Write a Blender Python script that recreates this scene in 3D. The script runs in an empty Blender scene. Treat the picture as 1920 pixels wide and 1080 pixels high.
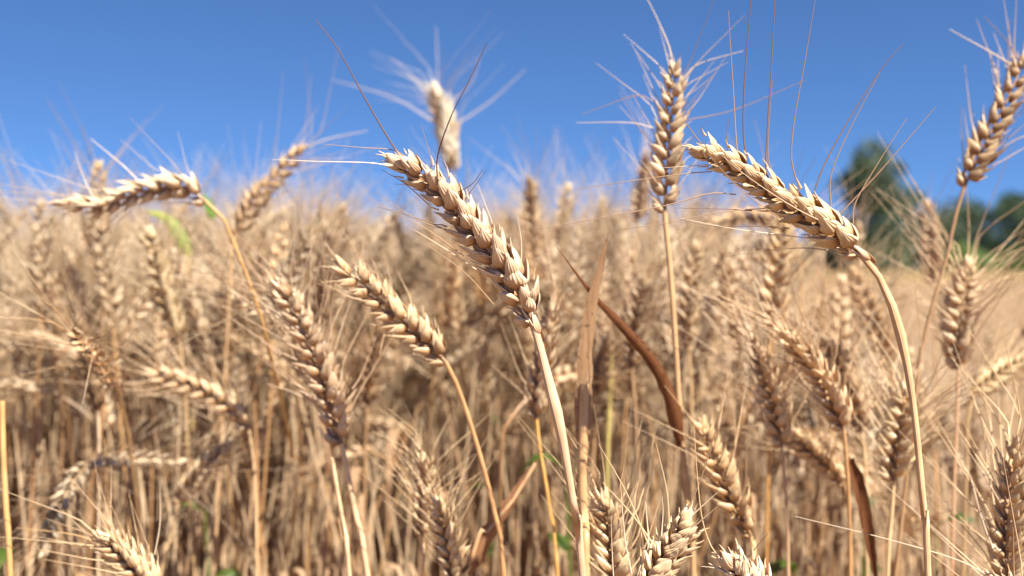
import bpy, math, random
import numpy as np
from math import radians as R
from mathutils import Vector

rng = np.random.default_rng(11)
random.seed(5)
SC = bpy.context.scene
COL = SC.collection

# ------------------------------------------------------------------ camera, sky, sun, exposure
CAM_Z, FPX, PITCH = 0.80, 1884.0, math.atan(44 / 1884.0)
cam_data = bpy.data.cameras.new('camera')
cam = bpy.data.objects.new('camera', cam_data)
COL.objects.link(cam)
cam.location = (0, 0, CAM_Z)
cam.rotation_euler = (math.pi / 2 - PITCH, 0, 0)
cam_data.sensor_width = 36.0
cam_data.lens = 36.0 * FPX / 1920.0
cam_data.clip_start, cam_data.clip_end = 0.02, 3000.0
cam_data.dof.use_dof = True
cam_data.dof.focus_distance = 0.425
cam_data.dof.aperture_fstop = 6.6
cam_data.dof.aperture_blades = 7
SC.camera = cam

SUN_EL, SUN_AZ = R(53), R(140)          # azimuth clockwise from the view direction (+Y)
world = bpy.data.worlds.new('World')
SC.world = world
world.use_nodes = True
wn = world.node_tree
bg = wn.nodes['Background']
sky = wn.nodes.new('ShaderNodeTexSky')
sky.sky_type = 'NISHITA'
sky.sun_disc = False
sky.sun_elevation = SUN_EL
sky.sun_rotation = SUN_AZ
sky.altitude = 3000
sky.air_density = 1.0
sky.dust_density = 0.0
sky.ozone_density = 10.0
bg.inputs['Strength'].default_value = 0.060
# sky lookup shifted upward, above the geometric horizon, for a flatter blue gradient
_tc, _up, _nm = (wn.nodes.new(k) for k in ('ShaderNodeTexCoord', 'ShaderNodeVectorMath', 'ShaderNodeVectorMath'))
_up.operation, _nm.operation = 'ADD', 'NORMALIZE'
_up.inputs[1].default_value = (0, 0, 0.1)
wn.links.new(_tc.outputs['Generated'], _up.inputs[0])
wn.links.new(_up.outputs[0], _nm.inputs[0])
wn.links.new(_nm.outputs[0], sky.inputs['Vector'])
_hs = wn.nodes.new('ShaderNodeHueSaturation')
_hs.inputs['Saturation'].default_value = 1.03
wn.links.new(sky.outputs['Color'], _hs.inputs['Color'])
wn.links.new(_hs.outputs['Color'], bg.inputs['Color'])

sun_data = bpy.data.lights.new('sun', 'SUN')
sun = bpy.data.objects.new('sun', sun_data)
COL.objects.link(sun)
sun_data.energy = 5.0
sun_data.angle = R(0.53)
sun_data.color = (1.0, 0.96, 0.87)
sd = Vector((math.sin(SUN_AZ) * math.cos(SUN_EL), math.cos(SUN_AZ) * math.cos(SUN_EL), math.sin(SUN_EL)))
sun.rotation_euler = sd.to_track_quat('Z', 'Y').to_euler()
sun.location = sd * 30

SC.view_settings.view_transform = 'Standard'
SC.view_settings.look = 'None'
SC.view_settings.exposure = 1.4
SC.view_settings.gamma = 1.0
SC.render.engine = 'CYCLES'
SC.cycles.use_denoising = True
SC.cycles.max_bounces = 8
SC.cycles.diffuse_bounces = 4
SC.cycles.transmission_bounces = 4


def P(px, py, d):
    """world point seen at photograph pixel (px, py) at d metres along the view axis"""
    x = (px - 960.0) / FPX * d
    yv = -(py - 540.0) / FPX * d
    c, s = math.cos(PITCH), math.sin(PITCH)
    return np.array([x, d * c + yv * s, CAM_Z - d * s + yv * c])


# ------------------------------------------------------------------ materials
def nodes_of(name):
    m = bpy.data.materials.new(name)
    m.use_nodes = True
    nt = m.node_tree
    nt.nodes.clear()
    out = nt.nodes.new('ShaderNodeOutputMaterial')
    return m, nt, out


def N(nt, kind, **kw):
    n = nt.nodes.new(kind)
    for k, v in kw.items():
        if hasattr(n, k):
            setattr(n, k, v)
        else:
            n.inputs[k].default_value = v
    return n


def ramp(nt, fac, stops):
    r = nt.nodes.new('ShaderNodeValToRGB')
    el = r.color_ramp.elements
    while len(el) < len(stops):
        el.new(0.5)
    for e, (p, c) in zip(el, stops):
        e.position = p
        e.color = (*c, 1)
    nt.links.new(fac, r.inputs['Fac'])
    return r.outputs['Color']


def mix(nt, fac, a, b, mode='MIX'):
    n = nt.nodes.new('ShaderNodeMix')
    n.data_type = 'RGBA'
    n.blend_type = mode
    if isinstance(fac, (int, float)):
        n.inputs[0].default_value = fac
    else:
        nt.links.new(fac, n.inputs[0])
    for i, v in ((6, a), (7, b)):
        if isinstance(v, tuple):
            n.inputs[i].default_value = (*v, 1)
        else:
            nt.links.new(v, n.inputs[i])
    return n.outputs[2]


def math_n(nt, op, a, b=None):
    n = nt.nodes.new('ShaderNodeMath')
    n.operation = op
    for i, v in enumerate((a, b)):
        if v is None:
            continue
        if isinstance(v, (int, float)):
            n.inputs[i].default_value = v
        else:
            nt.links.new(v, n.inputs[i])
    return n.outputs[0]


def plant_material(name, stops, vein=0.0, vein_freq=30.0, rough=0.5, spec=0.35, transl=0.25, mottle=0.5,
                   spots=0.0, rim=None, noise_scale=180.0, bump=0.35, dist=0.0004):
    """straw-like matter: colour runs along each piece, streaks across it, object colour tints it"""
    m, nt, out = nodes_of(name)
    at = N(nt, 'ShaderNodeAttribute', attribute_name='grain')
    sep = nt.nodes.new('ShaderNodeSeparateXYZ')
    nt.links.new(at.outputs['Vector'], sep.inputs[0])
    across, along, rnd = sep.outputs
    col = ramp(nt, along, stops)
    if rim:
        ed = math_n(nt, 'ABSOLUTE', across)
        f = ramp(nt, ed, [(0.80, (0, 0, 0)), (0.97, (1, 1, 1))])
        col = mix(nt, math_n(nt, 'MULTIPLY', f, 0.75), col, rim)
    geo = nt.nodes.new('ShaderNodeNewGeometry')
    tex = N(nt, 'ShaderNodeTexCoord')
    # streaks that follow the fibre: noise in (across, along) stretched lengthways
    comb = nt.nodes.new('ShaderNodeCombineXYZ')
    nt.links.new(math_n(nt, 'MULTIPLY', across, vein_freq * 0.35), comb.inputs[0])
    nt.links.new(math_n(nt, 'MULTIPLY', along, 3.0), comb.inputs[1])
    nt.links.new(math_n(nt, 'MULTIPLY', rnd, 37.0), comb.inputs[2])
    st = N(nt, 'ShaderNodeTexNoise', Scale=1.0, Detail=3.0, Roughness=0.6)
    nt.links.new(comb.outputs[0], st.inputs['Vector'])
    streak = ramp(nt, st.outputs['Fac'], [(0.3, (0.72, 0.66, 0.60)), (0.7, (1.04, 1.04, 1.04))])
    col = mix(nt, mottle, col, streak, 'MULTIPLY')
    # patchy weathering in object space
    ns = N(nt, 'ShaderNodeTexNoise', Scale=noise_scale, Detail=4.0, Roughness=0.6)
    nt.links.new(tex.outputs['Object'], ns.inputs['Vector'])
    w = ramp(nt, ns.outputs['Fac'], [(0.35, (0.80, 0.74, 0.68)), (0.65, (1.03, 1.03, 1.02))])
    col = mix(nt, mottle, col, w, 'MULTIPLY')
    if spots:
        ns2 = N(nt, 'ShaderNodeTexNoise', Scale=noise_scale * 3.5, Detail=2.0)
        nt.links.new(tex.outputs['Object'], ns2.inputs['Vector'])
        f = ramp(nt, ns2.outputs['Fac'], [(0.62, (0, 0, 0)), (0.70, (1, 1, 1))])
        f2 = math_n(nt, 'MULTIPLY', f, spots)
        col = mix(nt, f2, col, (0.12, 0.07, 0.04))
    rv = ramp(nt, rnd, [(0.0, (0.82, 0.78, 0.74)), (0.5, (1, 1, 1)), (1.0, (1.05, 1.05, 1.05))])
    col = mix(nt, 1.0, col, rv, 'MULTIPLY')
    oi = nt.nodes.new('ShaderNodeObjectInfo')
    col = mix(nt, 1.0, col, oi.outputs['Color'], 'MULTIPLY')
    col = mix(nt, 1.0, col, (.90, .86, .78), 'DARKEN')
    pb = N(nt, 'ShaderNodeBsdfPrincipled', Roughness=rough)
    pb.inputs['Specular IOR Level'].default_value = spec
    nt.links.new(col, pb.inputs['Base Color'])
    if vein:
        s = math_n(nt, 'SINE', math_n(nt, 'MULTIPLY', across, vein_freq))
        h = math_n(nt, 'ADD', math_n(nt, 'MULTIPLY', s, vein), math_n(nt, 'MULTIPLY', ns.outputs['Fac'], 0.6))
        bp = N(nt, 'ShaderNodeBump', Strength=bump, Distance=dist)
        nt.links.new(h, bp.inputs['Height'])
        nt.links.new(bp.outputs['Normal'], pb.inputs['Normal'])
    if transl:
        tr = nt.nodes.new('ShaderNodeBsdfTranslucent')
        nt.links.new(mix(nt, 1.0, col, (1.0, .84, .62), 'MULTIPLY'), tr.inputs['Color'])
        mx = N(nt, 'ShaderNodeMixShader', Fac=transl)
        nt.links.new(pb.outputs[0], mx.inputs[1])
        nt.links.new(tr.outputs[0], mx.inputs[2])
        nt.links.new(mx.outputs[0], out.inputs['Surface'])
    else:
        nt.links.new(pb.outputs[0], out.inputs['Surface'])
    return m


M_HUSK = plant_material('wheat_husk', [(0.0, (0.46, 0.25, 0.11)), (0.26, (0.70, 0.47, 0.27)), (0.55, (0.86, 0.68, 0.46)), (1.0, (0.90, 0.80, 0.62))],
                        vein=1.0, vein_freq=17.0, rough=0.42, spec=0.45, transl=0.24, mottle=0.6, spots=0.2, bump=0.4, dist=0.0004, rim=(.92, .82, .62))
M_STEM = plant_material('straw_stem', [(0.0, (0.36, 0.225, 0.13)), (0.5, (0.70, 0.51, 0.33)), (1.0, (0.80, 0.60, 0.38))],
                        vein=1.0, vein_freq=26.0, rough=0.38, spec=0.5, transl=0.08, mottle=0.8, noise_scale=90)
M_AWN = plant_material('awn_bristle', [(0.0, (0.84, 0.66, 0.46)), (0.5, (0.76, 0.58, 0.40)), (1.0, (0.66, 0.50, 0.35))],
                       rough=0.4, spec=0.4, transl=0.15, mottle=0.3)
M_LEAF = plant_material('dry_leaf', [(0.0, (0.56, 0.39, 0.24)), (0.6, (0.58, 0.40, 0.25)), (1.0, (0.42, 0.27, 0.16))],
                        vein=1.0, vein_freq=34.0, rough=0.55, spec=0.25, transl=0.35, mottle=0.8, spots=0.7, noise_scale=110)
M_GREEN = plant_material('green_leaf', [(0.0, (0.10, 0.20, 0.03)), (0.6, (0.12, 0.24, 0.035)), (1.0, (0.20, 0.26, 0.05))],
                         vein=1.0, vein_freq=28.0, rough=0.45, spec=0.4, transl=0.35, mottle=0.6, noise_scale=60)
M_TREELEAF = plant_material('tree_leaves', [(0.0, (0.05, 0.085, 0.05)), (0.5, (0.075, 0.115, 0.065)), (1.0, (0.12, 0.16, 0.09))],  # leaf greens lightened and greyed to paint in distance haze
                            rough=0.5, spec=0.3, transl=0.3, mottle=0.4, noise_scale=0.5)
M_BARK = plant_material('tree_bark', [(0.0, (0.10, 0.075, 0.055)), (1.0, (0.14, 0.11, 0.08))], vein=1.0, vein_freq=20, rough=0.85,
                        spec=0.1, transl=0.0, noise_scale=5.0, dist=0.02)


def ground_material(name, c1, c2, c3, scale, fine):
    m, nt, out = nodes_of(name)
    tc = nt.nodes.new('ShaderNodeTexCoord')
    n1 = N(nt, 'ShaderNodeTexNoise', Scale=scale, Detail=6.0, Roughness=0.65)
    n2 = N(nt, 'ShaderNodeTexNoise', Scale=fine, Detail=4.0, Roughness=0.7)
    for n in (n1, n2):
        nt.links.new(tc.outputs['Object'], n.inputs['Vector'])
    a = ramp(nt, n1.outputs['Fac'], [(0.3, c1), (0.55, c2), (0.75, c3)])
    b = ramp(nt, n2.outputs['Fac'], [(0.3, (0.65, 0.62, 0.58)), (0.7, (1.2, 1.2, 1.2))])
    col = mix(nt, 0.8, a, b, 'MULTIPLY')
    pb = N(nt, 'ShaderNodeBsdfPrincipled', Roughness=0.9)
    pb.inputs['Specular IOR Level'].default_value = 0.1
    nt.links.new(col, pb.inputs['Base Color'])
    bp = N(nt, 'ShaderNodeBump', Strength=0.6, Distance=0.03)
    nt.links.new(n2.outputs['Fac'], bp.inputs['Height'])
    nt.links.new(bp.outputs['Normal'], pb.inputs['Normal'])
    nt.links.new(pb.outputs[0], out.inputs['Surface'])
    return m


# ------------------------------------------------------------------ mesh helpers
def nrm(v):
    v = np.asarray(v, float)
    return v / (np.linalg.norm(v) + 1e-12)


_gridf = {}


def grid_faces(nu, nv, closed):
    k = (nu, nv, closed)
    if k not in _gridf:
        i = np.arange(nu - 1)[:, None]
        j = np.arange(nv if closed else nv - 1)[None, :]
        j2 = (j + 1) % nv
        f = np.stack([i * nv + j + 0 * j2, i * nv + j2, (i + 1) * nv + j2, (i + 1) * nv + j + 0 * j2], -1)
        _gridf[k] = f.reshape(-1, 4)
    return _gridf[k]


class MB:
    """collects quad grids and links them as ONE mesh object"""

    def __init__(self):
        self.v, self.f, self.a, self.n = [], [], [], 0

    def add(self, v, f, a):
        self.v.append(v)
        self.f.append(f + self.n)
        self.a.append(a)
        self.n += len(v)

    def mesh(self, name, mat, sharp=None):
        v = np.concatenate(self.v).astype(np.float32)
        f = np.concatenate(self.f).astype(np.int32)
        a = np.concatenate(self.a).astype(np.float32)
        me = bpy.data.meshes.new(name)
        me.vertices.add(len(v))
        me.vertices.foreach_set('co', v.ravel())
        me.loops.add(f.size)
        me.loops.foreach_set('vertex_index', f.ravel())
        me.polygons.add(len(f))
        me.polygons.foreach_set('loop_start', np.arange(0, f.size, 4, dtype=np.int32))
        me.polygons.foreach_set('use_smooth', np.ones(len(f), dtype=bool))
        at = me.attributes.new('grain', 'FLOAT_VECTOR', 'POINT')
        at.data.foreach_set('vector', a.ravel())
        me.update(calc_edges=True)
        if sharp:
            me.set_sharp_from_angle(angle=sharp)
        me.materials.append(mat)
        return me


def link(name, data, parent=None, color=None):
    o = bpy.data.objects.new(name, data)
    COL.objects.link(o)
    if parent is not None:
        o.parent = parent
    if color is not None:
        o.color = (*color, 1)
    return o


def tag(o, label=None, cat=None, group=None, kind=None):
    for k, v in (('label', label), ('category', cat), ('group', group), ('kind', kind)):
        if v:
            o[k] = v
    return o


def spline(pts, n):
    """Catmull-Rom through pts, resampled to n points at even arc length"""
    p = np.asarray(pts, float)
    if len(p) == 2:
        t = np.linspace(0, 1, n)[:, None]
        return p[0] * (1 - t) + p[1] * t
    q = np.vstack([2 * p[0] - p[1], p, 2 * p[-1] - p[-2]])
    out = []
    for i in range(1, len(q) - 2):
        a, b, c, d = q[i - 1:i + 3]
        t = np.linspace(0, 1, 24, endpoint=False)[:, None]
        out.append(0.5 * (2 * b + (c - a) * t + (2 * a - 5 * b + 4 * c - d) * t ** 2 + (3 * b - a - 3 * c + d) * t ** 3))
    out.append(p[-1:])
    o = np.vstack(out)
    s = np.concatenate([[0], np.cumsum(np.linalg.norm(np.diff(o, axis=0), axis=1))])
    u = np.linspace(0, s[-1], n)
    return np.stack([np.interp(u, s, o[:, k]) for k in range(3)], 1)


def frames(c, ref):
    """tangent, side, normal along a polyline, side starting near ref"""
    T = np.gradient(c, axis=0)
    T /= np.linalg.norm(T, axis=1)[:, None] + 1e-12
    S = np.zeros_like(c)
    s = np.asarray(ref, float)
    for i in range(len(c)):
        s = nrm(s - T[i] * np.dot(s, T[i]))
        S[i] = s
    return T, S, np.cross(T, S)


def tube(mb, c, r, sides=8, rnd=0.5, along=None):
    c = np.asarray(c)
    n = len(c)
    r = np.broadcast_to(np.asarray(r, float), (n,))
    T, S, B = frames(c, (0.31, 0.9, 0.2) if abs(nrm(c[-1] - c[0])[1]) < 0.9 else (1, 0, 0))
    ph = np.linspace(0, 2 * np.pi, sides, endpoint=False)
    v = c[:, None] + r[:, None, None] * (np.cos(ph)[None, :, None] * S[:, None] + np.sin(ph)[None, :, None] * B[:, None])
    al = np.linspace(0, 1, n) if along is None else along
    a = np.zeros((n, sides, 3))
    a[..., 0] = np.cos(ph)[None] + 0.3 * np.sin(ph)[None]
    a[..., 1] = al[:, None]
    a[..., 2] = rnd
    mb.add(v.reshape(-1, 3), grid_faces(n, sides, True), a.reshape(-1, 3))


def strip(mb, c, width, side, fold=0.25, twist=0.0, cols=5, rnd=0.5):
    """a leaf blade: width per point, V fold, twist over its length"""
    c = np.asarray(c)
    n = len(c)
    T, S, B = frames(c, side)
    tw = np.linspace(0, twist, n)[:, None]
    S2 = S * np.cos(tw) + B * np.sin(tw)
    B2 = -S * np.sin(tw) + B * np.cos(tw)
    x = np.linspace(-1, 1, cols)
    w = np.asarray(width)[:, None, None] * 0.5
    wav = 0.12 * np.sin(np.linspace(0, 9, n) + rnd * 20)[:, None, None] * x[None, :, None]
    rag = np.random.default_rng(int(rnd * 1e6)).normal(0, .07, (n, cols, 1)) * (np.abs(x) > .8)[None, :, None]
    v = c[:, None] + w * (x[None, :, None] + rag) * S2[:, None] + w * (fold * (np.abs(x) - 0.5)[None, :, None] + wav) * B2[:, None]
    a = np.zeros((n, cols, 3))
    a[..., 0] = x[None]
    a[..., 1] = np.linspace(0, 1, n)[:, None]
    a[..., 2] = rnd
    mb.add(v.reshape(-1, 3), grid_faces(n, cols, False), a.reshape(-1, 3))


def make_husk(nu, no, keel, bow, tip):
    """one glume or lemma of unit length along z, bulging to +x, width 1 in y"""
    u = np.linspace(0, 1, nu)
    w = (u + 0.02) ** 0.48 * (1 - u) ** tip
    w = w / w.max()
    w = np.maximum(w, 0.045)
    ph = np.linspace(-np.pi / 2, np.pi / 2, no)
    y_o, x_o = np.sin(ph), np.cos(ph) ** 0.85 + keel * np.exp(-(ph / 0.22) ** 2)
    y_i = np.array([0.55, 0.0, -0.55])
    x_i = np.array([0.30, 0.45, 0.30])
    y = np.concatenate([y_o, y_i])
    x = np.concatenate([x_o, x_i])
    axis = bow * np.sin(np.pi * u ** 0.85) + 0.10 * u ** 3
    v = np.zeros((nu, len(y), 3))
    v[..., 0] = axis[:, None] + 0.5 * w[:, None] * x[None]
    v[..., 1] = 0.5 * w[:, None] * y[None]
    v[..., 2] = u[:, None]
    a = np.zeros_like(v)
    a[..., 0] = y[None]
    a[..., 1] = u[:, None]
    return v.reshape(-1, 3), grid_faces(nu, len(y), True), a.reshape(-1, 3)


HUSKS = {
    2: (make_husk(13, 11, 0.22, 0.10, 0.95), make_husk(13, 11, 0.08, 0.13, 0.85)),
    1: (make_husk(8, 7, 0.22, 0.10, 0.95), make_husk(8, 7, 0.08, 0.13, 0.85)),
    0: (make_husk(5, 4, 0.15, 0.10, 0.95), make_husk(5, 4, 0.06, 0.13, 0.85)),
}


def put_husk(mb, base, D, O, L, W, Tk, kind, lod):
    v, f, a = HUSKS[lod][kind]
    D = nrm(D)
    O = nrm(np.asarray(O) - D * np.dot(O, D))
    Y = np.cross(D, O)
    u = v[:, 2:]
    if lod < 2:
        W, Tk, L = W * .84, Tk * .86, L * 1.08
    W, Tk = W * rng.uniform(.84, 1.12), Tk * rng.uniform(.75, 1.15)
    p1, p2, p3 = rng.uniform(0, 6.28, 3)
    rough = 1 + (.07 * np.sin(7 * u + p1 + 3 * v[:, 1:2]) + .05 * np.sin(13 * u + p2 - 6 * v[:, 1:2]) if lod == 2 else .06 * np.sin(8 * u + p1))
    bend, hook = rng.normal(0, .07), rng.normal(.04, .07)
    p = base + (v[:, :1] * rough * Tk + hook * L * u ** 3) * O + (v[:, 1:2] * rough * W + bend * L * u ** 2) * Y + u * L * D
    a = a.copy()
    a[:, 2] = rng.random()
    mb.add(p, f, a)
    return base + D * L


def build_ear(curve, row, n_sp, size=1.0, lod=1, open_=1.0, awn_len=0.06, awn_prob=0.6, awn_spread=0.8, awn_r=0.00042, seed=0, awn_droop=0.0):
    """curve: points base->tip; row: direction the two rows of spikelets face. Returns rachis MB, [spikelet MB], [awn MB]"""
    global rng
    rng = np.random.default_rng(1000 + seed)
    n = n_sp * 4
    c = spline(curve, n)
    T, S, B = frames(c, row)
    if lod < 2:
        tw = (rng.uniform(-.7, .7) * np.linspace(-.5, 1, n))[:, None]
        S, B = S * np.cos(tw) + B * np.sin(tw), B * np.cos(tw) - S * np.sin(tw)
    rach = MB()
    tube(rach, c, np.linspace(0.0011, 0.0005, n) * size, 6, 0.4)
    sps, awns = [], []
    for i in range(n_sp):
        last = i == n_sp - 1
        k = min(n - 1, int(i / (n_sp - 1) * (n - 4)))
        t, s, b = T[k], S[k], B[k]
        side = 1 if i % 2 == 0 else -1
        u = i / (n_sp - 1)
        sz = size * (1.06 - .36 * u ** 1.4) * min(1, .72 + .12 * i) * rng.uniform(0.90, 1.08)
        r_ = s * side
        al = open_ * rng.uniform(0.50, 0.80)
        if last:
            al, r_, b = 0.05, b, s
        mb = MB()
        base0 = c[k] + r_ * 0.0006 * size
        j = lambda q: rng.normal(0, q)
        tips = []
        for sg in (1, -1):                                    # two glumes, outermost
            D = t * math.cos(al) + r_ * math.sin(al) + b * sg * (0.26 + j(0.09))
            O = b * sg * 0.9 + r_ * 0.45 + t * j(0.1)
            put_husk(mb, base0 + b * sg * 0.0013 * sz + r_ * 0.0008 * sz, D, O, 0.0100 * sz * rng.uniform(.86, 1.12), 0.0074 * sz, 0.0042 * sz, 0, lod)
        for sg in (1, -1):                                    # two outer lemmas
            if lod == 2 and 2 < i < n_sp - 3 and rng.random() < .08:
                continue
            D = t * math.cos(al * 0.85) + r_ * math.sin(al * 0.85) + b * sg * (0.20 + j(0.09))
            O = b * sg * 0.55 + r_ * 0.85
            tp = put_husk(mb, base0 + b * sg * 0.0007 * sz + r_ * 0.0012 * sz + t * 0.0026 * sz, D, O, 0.0130 * sz * rng.uniform(.88, 1.10), 0.0066 * sz, 0.0044 * sz, 1, lod)
            tips.append((tp, nrm(D), sg))
        D = t * math.cos(al * 0.55) + r_ * math.sin(al * 0.55) + b * j(0.10)
        tp = put_husk(mb, base0 + r_ * 0.0006 * sz + t * 0.0050 * sz, D, r_, 0.0104 * sz, 0.0046 * sz, 0.0038 * sz, 1, lod)
        tips.append((tp, nrm(D), j(0.5)))
        if lod >= 1:
            D = t * math.cos(al * 1.05) + r_ * math.sin(al * 1.05) + b * j(0.05)
            put_husk(mb, base0 + r_ * 0.0014 * sz + t * 0.0022 * sz, D, r_, 0.0098 * sz, 0.0042 * sz, 0.0044 * sz, 1, lod)
        sps.append(mb)
        for tp, D, sg in tips:
            if rng.random() > awn_prob:
                L = (0.004 if lod < 2 else 0.0025) * rng.uniform(.5, 1.6)
            else:
                L = awn_len * rng.uniform(0.6, 1.3) * (0.75 + 0.35 * u)
            out = nrm(r_ * rng.uniform(.5, 1.2) + b * sg * rng.uniform(0.2, 0.9) + nrm(rng.normal(size=3)) * 0.25)
            d2 = nrm(t + out * awn_spread * rng.uniform(0.5, 1.2))
            q = [tp - D * 0.002 * sz, tp + D * L * 0.18, tp + D * L * 0.18 + d2 * L * 0.4,
                 tp + D * L * 0.18 + d2 * L * 0.82 + np.array([0, 0, -awn_droop * L * 0.2])]
            am = MB()
            na = 7 if lod else 4
            tube(am, spline(q, na), np.linspace(awn_r, awn_r * 0.3, na) * (1.2 if lod == 2 else 1), 5 if lod == 2 else 3, rng.random())
            awns.append(am)
    return rach, sps, awns


def stem_mb(pts, r_top=0.0011, r_bot=0.0018, sides=8, collar=False, nodes=(), rnd=None, n=44, sheath=0):
    """pts: top -> ground"""
    c = spline(pts, n)[::-1]
    u = np.linspace(0, 1, n)
    r = r_bot + (r_top - r_bot) * u ** 1.2
    if sheath:
        k = np.clip((sheath - u) / .06, 0, 1)
        r = r + .0008 * k * k * (3 - 2 * k)
    if collar:
        r = r + 0.0009 * np.exp(-((u - 0.955) / 0.018) ** 2)
    for q in nodes:
        r = r + 0.0007 * np.exp(-((u - q) / 0.012) ** 2)
    mb = MB()
    tube(mb, c, r, sides, random.random() if rnd is None else rnd, along=u)
    return mb


def to_ground(pts):
    """continue a stem polyline (world points, top first) to the soil"""
    pts = [np.asarray(p, float) for p in pts]
    a, b = pts[-2], pts[-1]
    sl = (b - a) / max(1e-3, a[2] - b[2])
    sl = np.clip(sl, -0.5, 0.5)
    z = b[2]
    m = b + np.array([sl[0] * z * 0.35, sl[1] * z * 0.35, -z * 0.5])
    e = b + np.array([sl[0] * z * 0.45, sl[1] * z * 0.45, -z])
    e[2] = -0.005
    return pts + [m, e]


# ------------------------------------------------------------------ hand placed stalks
SEED = [0]
CAT = 'wheat stalk'


def P3(q, d):
    return P(q[0], q[1], q[2] if len(q) > 2 else d)


def leaf_child(root, base, pts, w, d, color=None, mat=None, fold=0.3, twist=0.4, side=(1, 0, 0.1), taper=3.0, label=None, world_pts=None):
    c = spline([P3(q, d) for q in pts] if world_pts is None else world_pts, 26)
    u = np.linspace(0, 1, 26)
    wid = w * np.minimum(1, (u + 0.12) * 4) * (1 - u ** taper * 0.97)
    mb = MB()
    strip(mb, c - base, wid, side, fold, twist, 5, random.random())
    o = link('leaf', mb.mesh('leaf', mat or M_LEAF), root, color or (1, 1, 1))
    if label:
        o['label'] = label
    return o


def stalk(label, ear, d, stem=None, tint=(1, 1, 1), stem_tint=None, n_sp=16, roll=0.0, awns=(), awn_tint=None, lod=1, size=1.0, collar=False,
          leaves=(), name='wheat_stalk', r_top=0.0010, r_bot=0.0017, group=None, **kw):
    """ear: pixel points base->tip (or None); stem: pixel points from the ear base down"""
    SEED[0] += 1
    tint = tuple(t ** .7 for t in tint)
    if ear:
        ec = [P3(q, d) for q in ear]
        st = [ec[0]] + [P3(q, d) for q in (stem or [])]
        if len(st) == 1:
            dirv = nrm(ec[0] - ec[1])
            st.append(ec[0] + dirv * 0.03 + np.array([0, 0, -0.05]))
    else:
        st = [P3(q, d) for q in stem]
    full = to_ground(st)
    base = full[-1].copy()
    base[2] = 0.0
    root = bpy.data.objects.new(name, None)
    root.empty_display_size = 0.02
    COL.objects.link(root)
    root.location = base
    tag(root, label, CAT, group)
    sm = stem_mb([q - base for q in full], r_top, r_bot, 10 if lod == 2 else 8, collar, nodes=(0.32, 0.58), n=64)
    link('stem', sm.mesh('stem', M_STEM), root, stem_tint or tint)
    if ear:
        ec = np.array(ec) - base
        view = nrm(ec[0] + base - np.array([0, 0, CAM_Z]))
        ax = nrm(ec[-1] - ec[0])
        flat = nrm(np.cross(ax, view))
        row = flat * math.cos(roll) + nrm(np.cross(flat, ax)) * math.sin(roll)
        rach, sps, aws = build_ear(ec, row, n_sp, size, lod, seed=SEED[0] * 7, **kw)
        e = link('ear', rach.mesh('rachis', M_STEM), root, tint)
        for mb in sps:
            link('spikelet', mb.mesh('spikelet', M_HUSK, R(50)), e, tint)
        for mb in aws:
            link('awn', mb.mesh('awn', M_AWN), e, awn_tint or tint)
        if collar:
            mb = MB()
            b0, ax = ec[0], nrm(ec[1] - ec[0])
            for k in range(4):
                o_ = row * math.cos(k * 1.7) + nrm(np.cross(row, ax)) * math.sin(k * 1.7)
                put_husk(mb, b0 - ax * (.011 - .003 * k) + o_ * .0011, ax + o_ * .06, o_, .010, .0030, .0013, 0, 2)
            link('bract', mb.mesh('bract', M_HUSK, R(50)), e, (1.1, 1.05, 1.05))
        for spec in awns:
            pts = spec[0]
            col = spec[1] if len(spec) > 1 else (1, 1, 1)
            rr = (spec[2] if len(spec) > 2 else 0.00024) * 1.3
            mb = MB()
            tube(mb, spline([P3(q, d) - base for q in pts], 20), np.linspace(rr, rr * 0.4, 20), 5, random.random())
            link('awn', mb.mesh('awn', M_AWN), e, col)
    for lf in leaves:
        leaf_child(root, base, **{'d': d, **lf})
    return root


DK = (0.30, 0.22, 0.19)        # dark weathered bristles
BR = (0.54, 0.44, 0.36)
PALE = (1.06, 1.10, 1.15)

# the two sharp ears ------------------------------------------------
stalk('sharply focused bearded ear nodding to the left at the centre of the field', [(1000, 606), (962, 530), (895, 440), (815, 350), (750, 306)], 0.42,
      [(1010, 640), (1030, 720), (1050, 800), (1066, 890, .422), (1080, 980, .425), (1092, 1080, .43)], n_sp=17, roll=0.7, lod=2, collar=True,
      size=1.04, tint=(1.0, 0.91, 0.86), stem_tint=(1.05, .98, .98), r_top=0.0016, r_bot=0.0020, awn_prob=0.0, awn_tint=(1, .95, .9), open_=.88,
      awns=[([(775, 305), (745, 285), (690, 195, .41), (635, 95, .4), (592, 38, .395)], DK, .00032),
            ([(822, 350, .415), (820, 295, .41), (845, 220, .40), (880, 150, .395), (912, 82, .39)], DK, .0003),
            ([(752, 318), (700, 306, .415), (600, 303, .41), (510, 299, .405)], PALE, .00022),
            ([(770, 300), (735, 281), (680, 277, .415), (605, 270, .41)], BR, .0002),
            ([(805, 385), (760, 345), (715, 318)], BR, .0002),
            ([(830, 430), (775, 408), (705, 360)], BR, .0002), ([(860, 440), (790, 412), (710, 388)], DK, .0002),
            ([(870, 480), (800, 430), (692, 372)], BR, .00018), ([(900, 510), (840, 470), (775, 430)], PALE, .0002),
            ([(925, 570), (870, 510), (790, 452)], BR, .0002),
            ([(845, 420), (875, 370), (912, 318)], DK, .0002), ([(850, 365), (885, 345, .41), (905, 318, .405)], DK, .0002),
            ([(893, 430), (885, 385), (868, 360)], PALE, .0002), ([(935, 460), (920, 410), (895, 345)], PALE, .0002),
            ([(975, 515), (978, 460), (970, 405)], PALE, .0002), ([(855, 400), (838, 365), (800, 350), (740, 345)], PALE, .0002),
            ([(850, 355), (840, 320), (832, 300)], PALE, .0002), ([(800, 340), (808, 300), (790, 235)], BR, .00016)])
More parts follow.
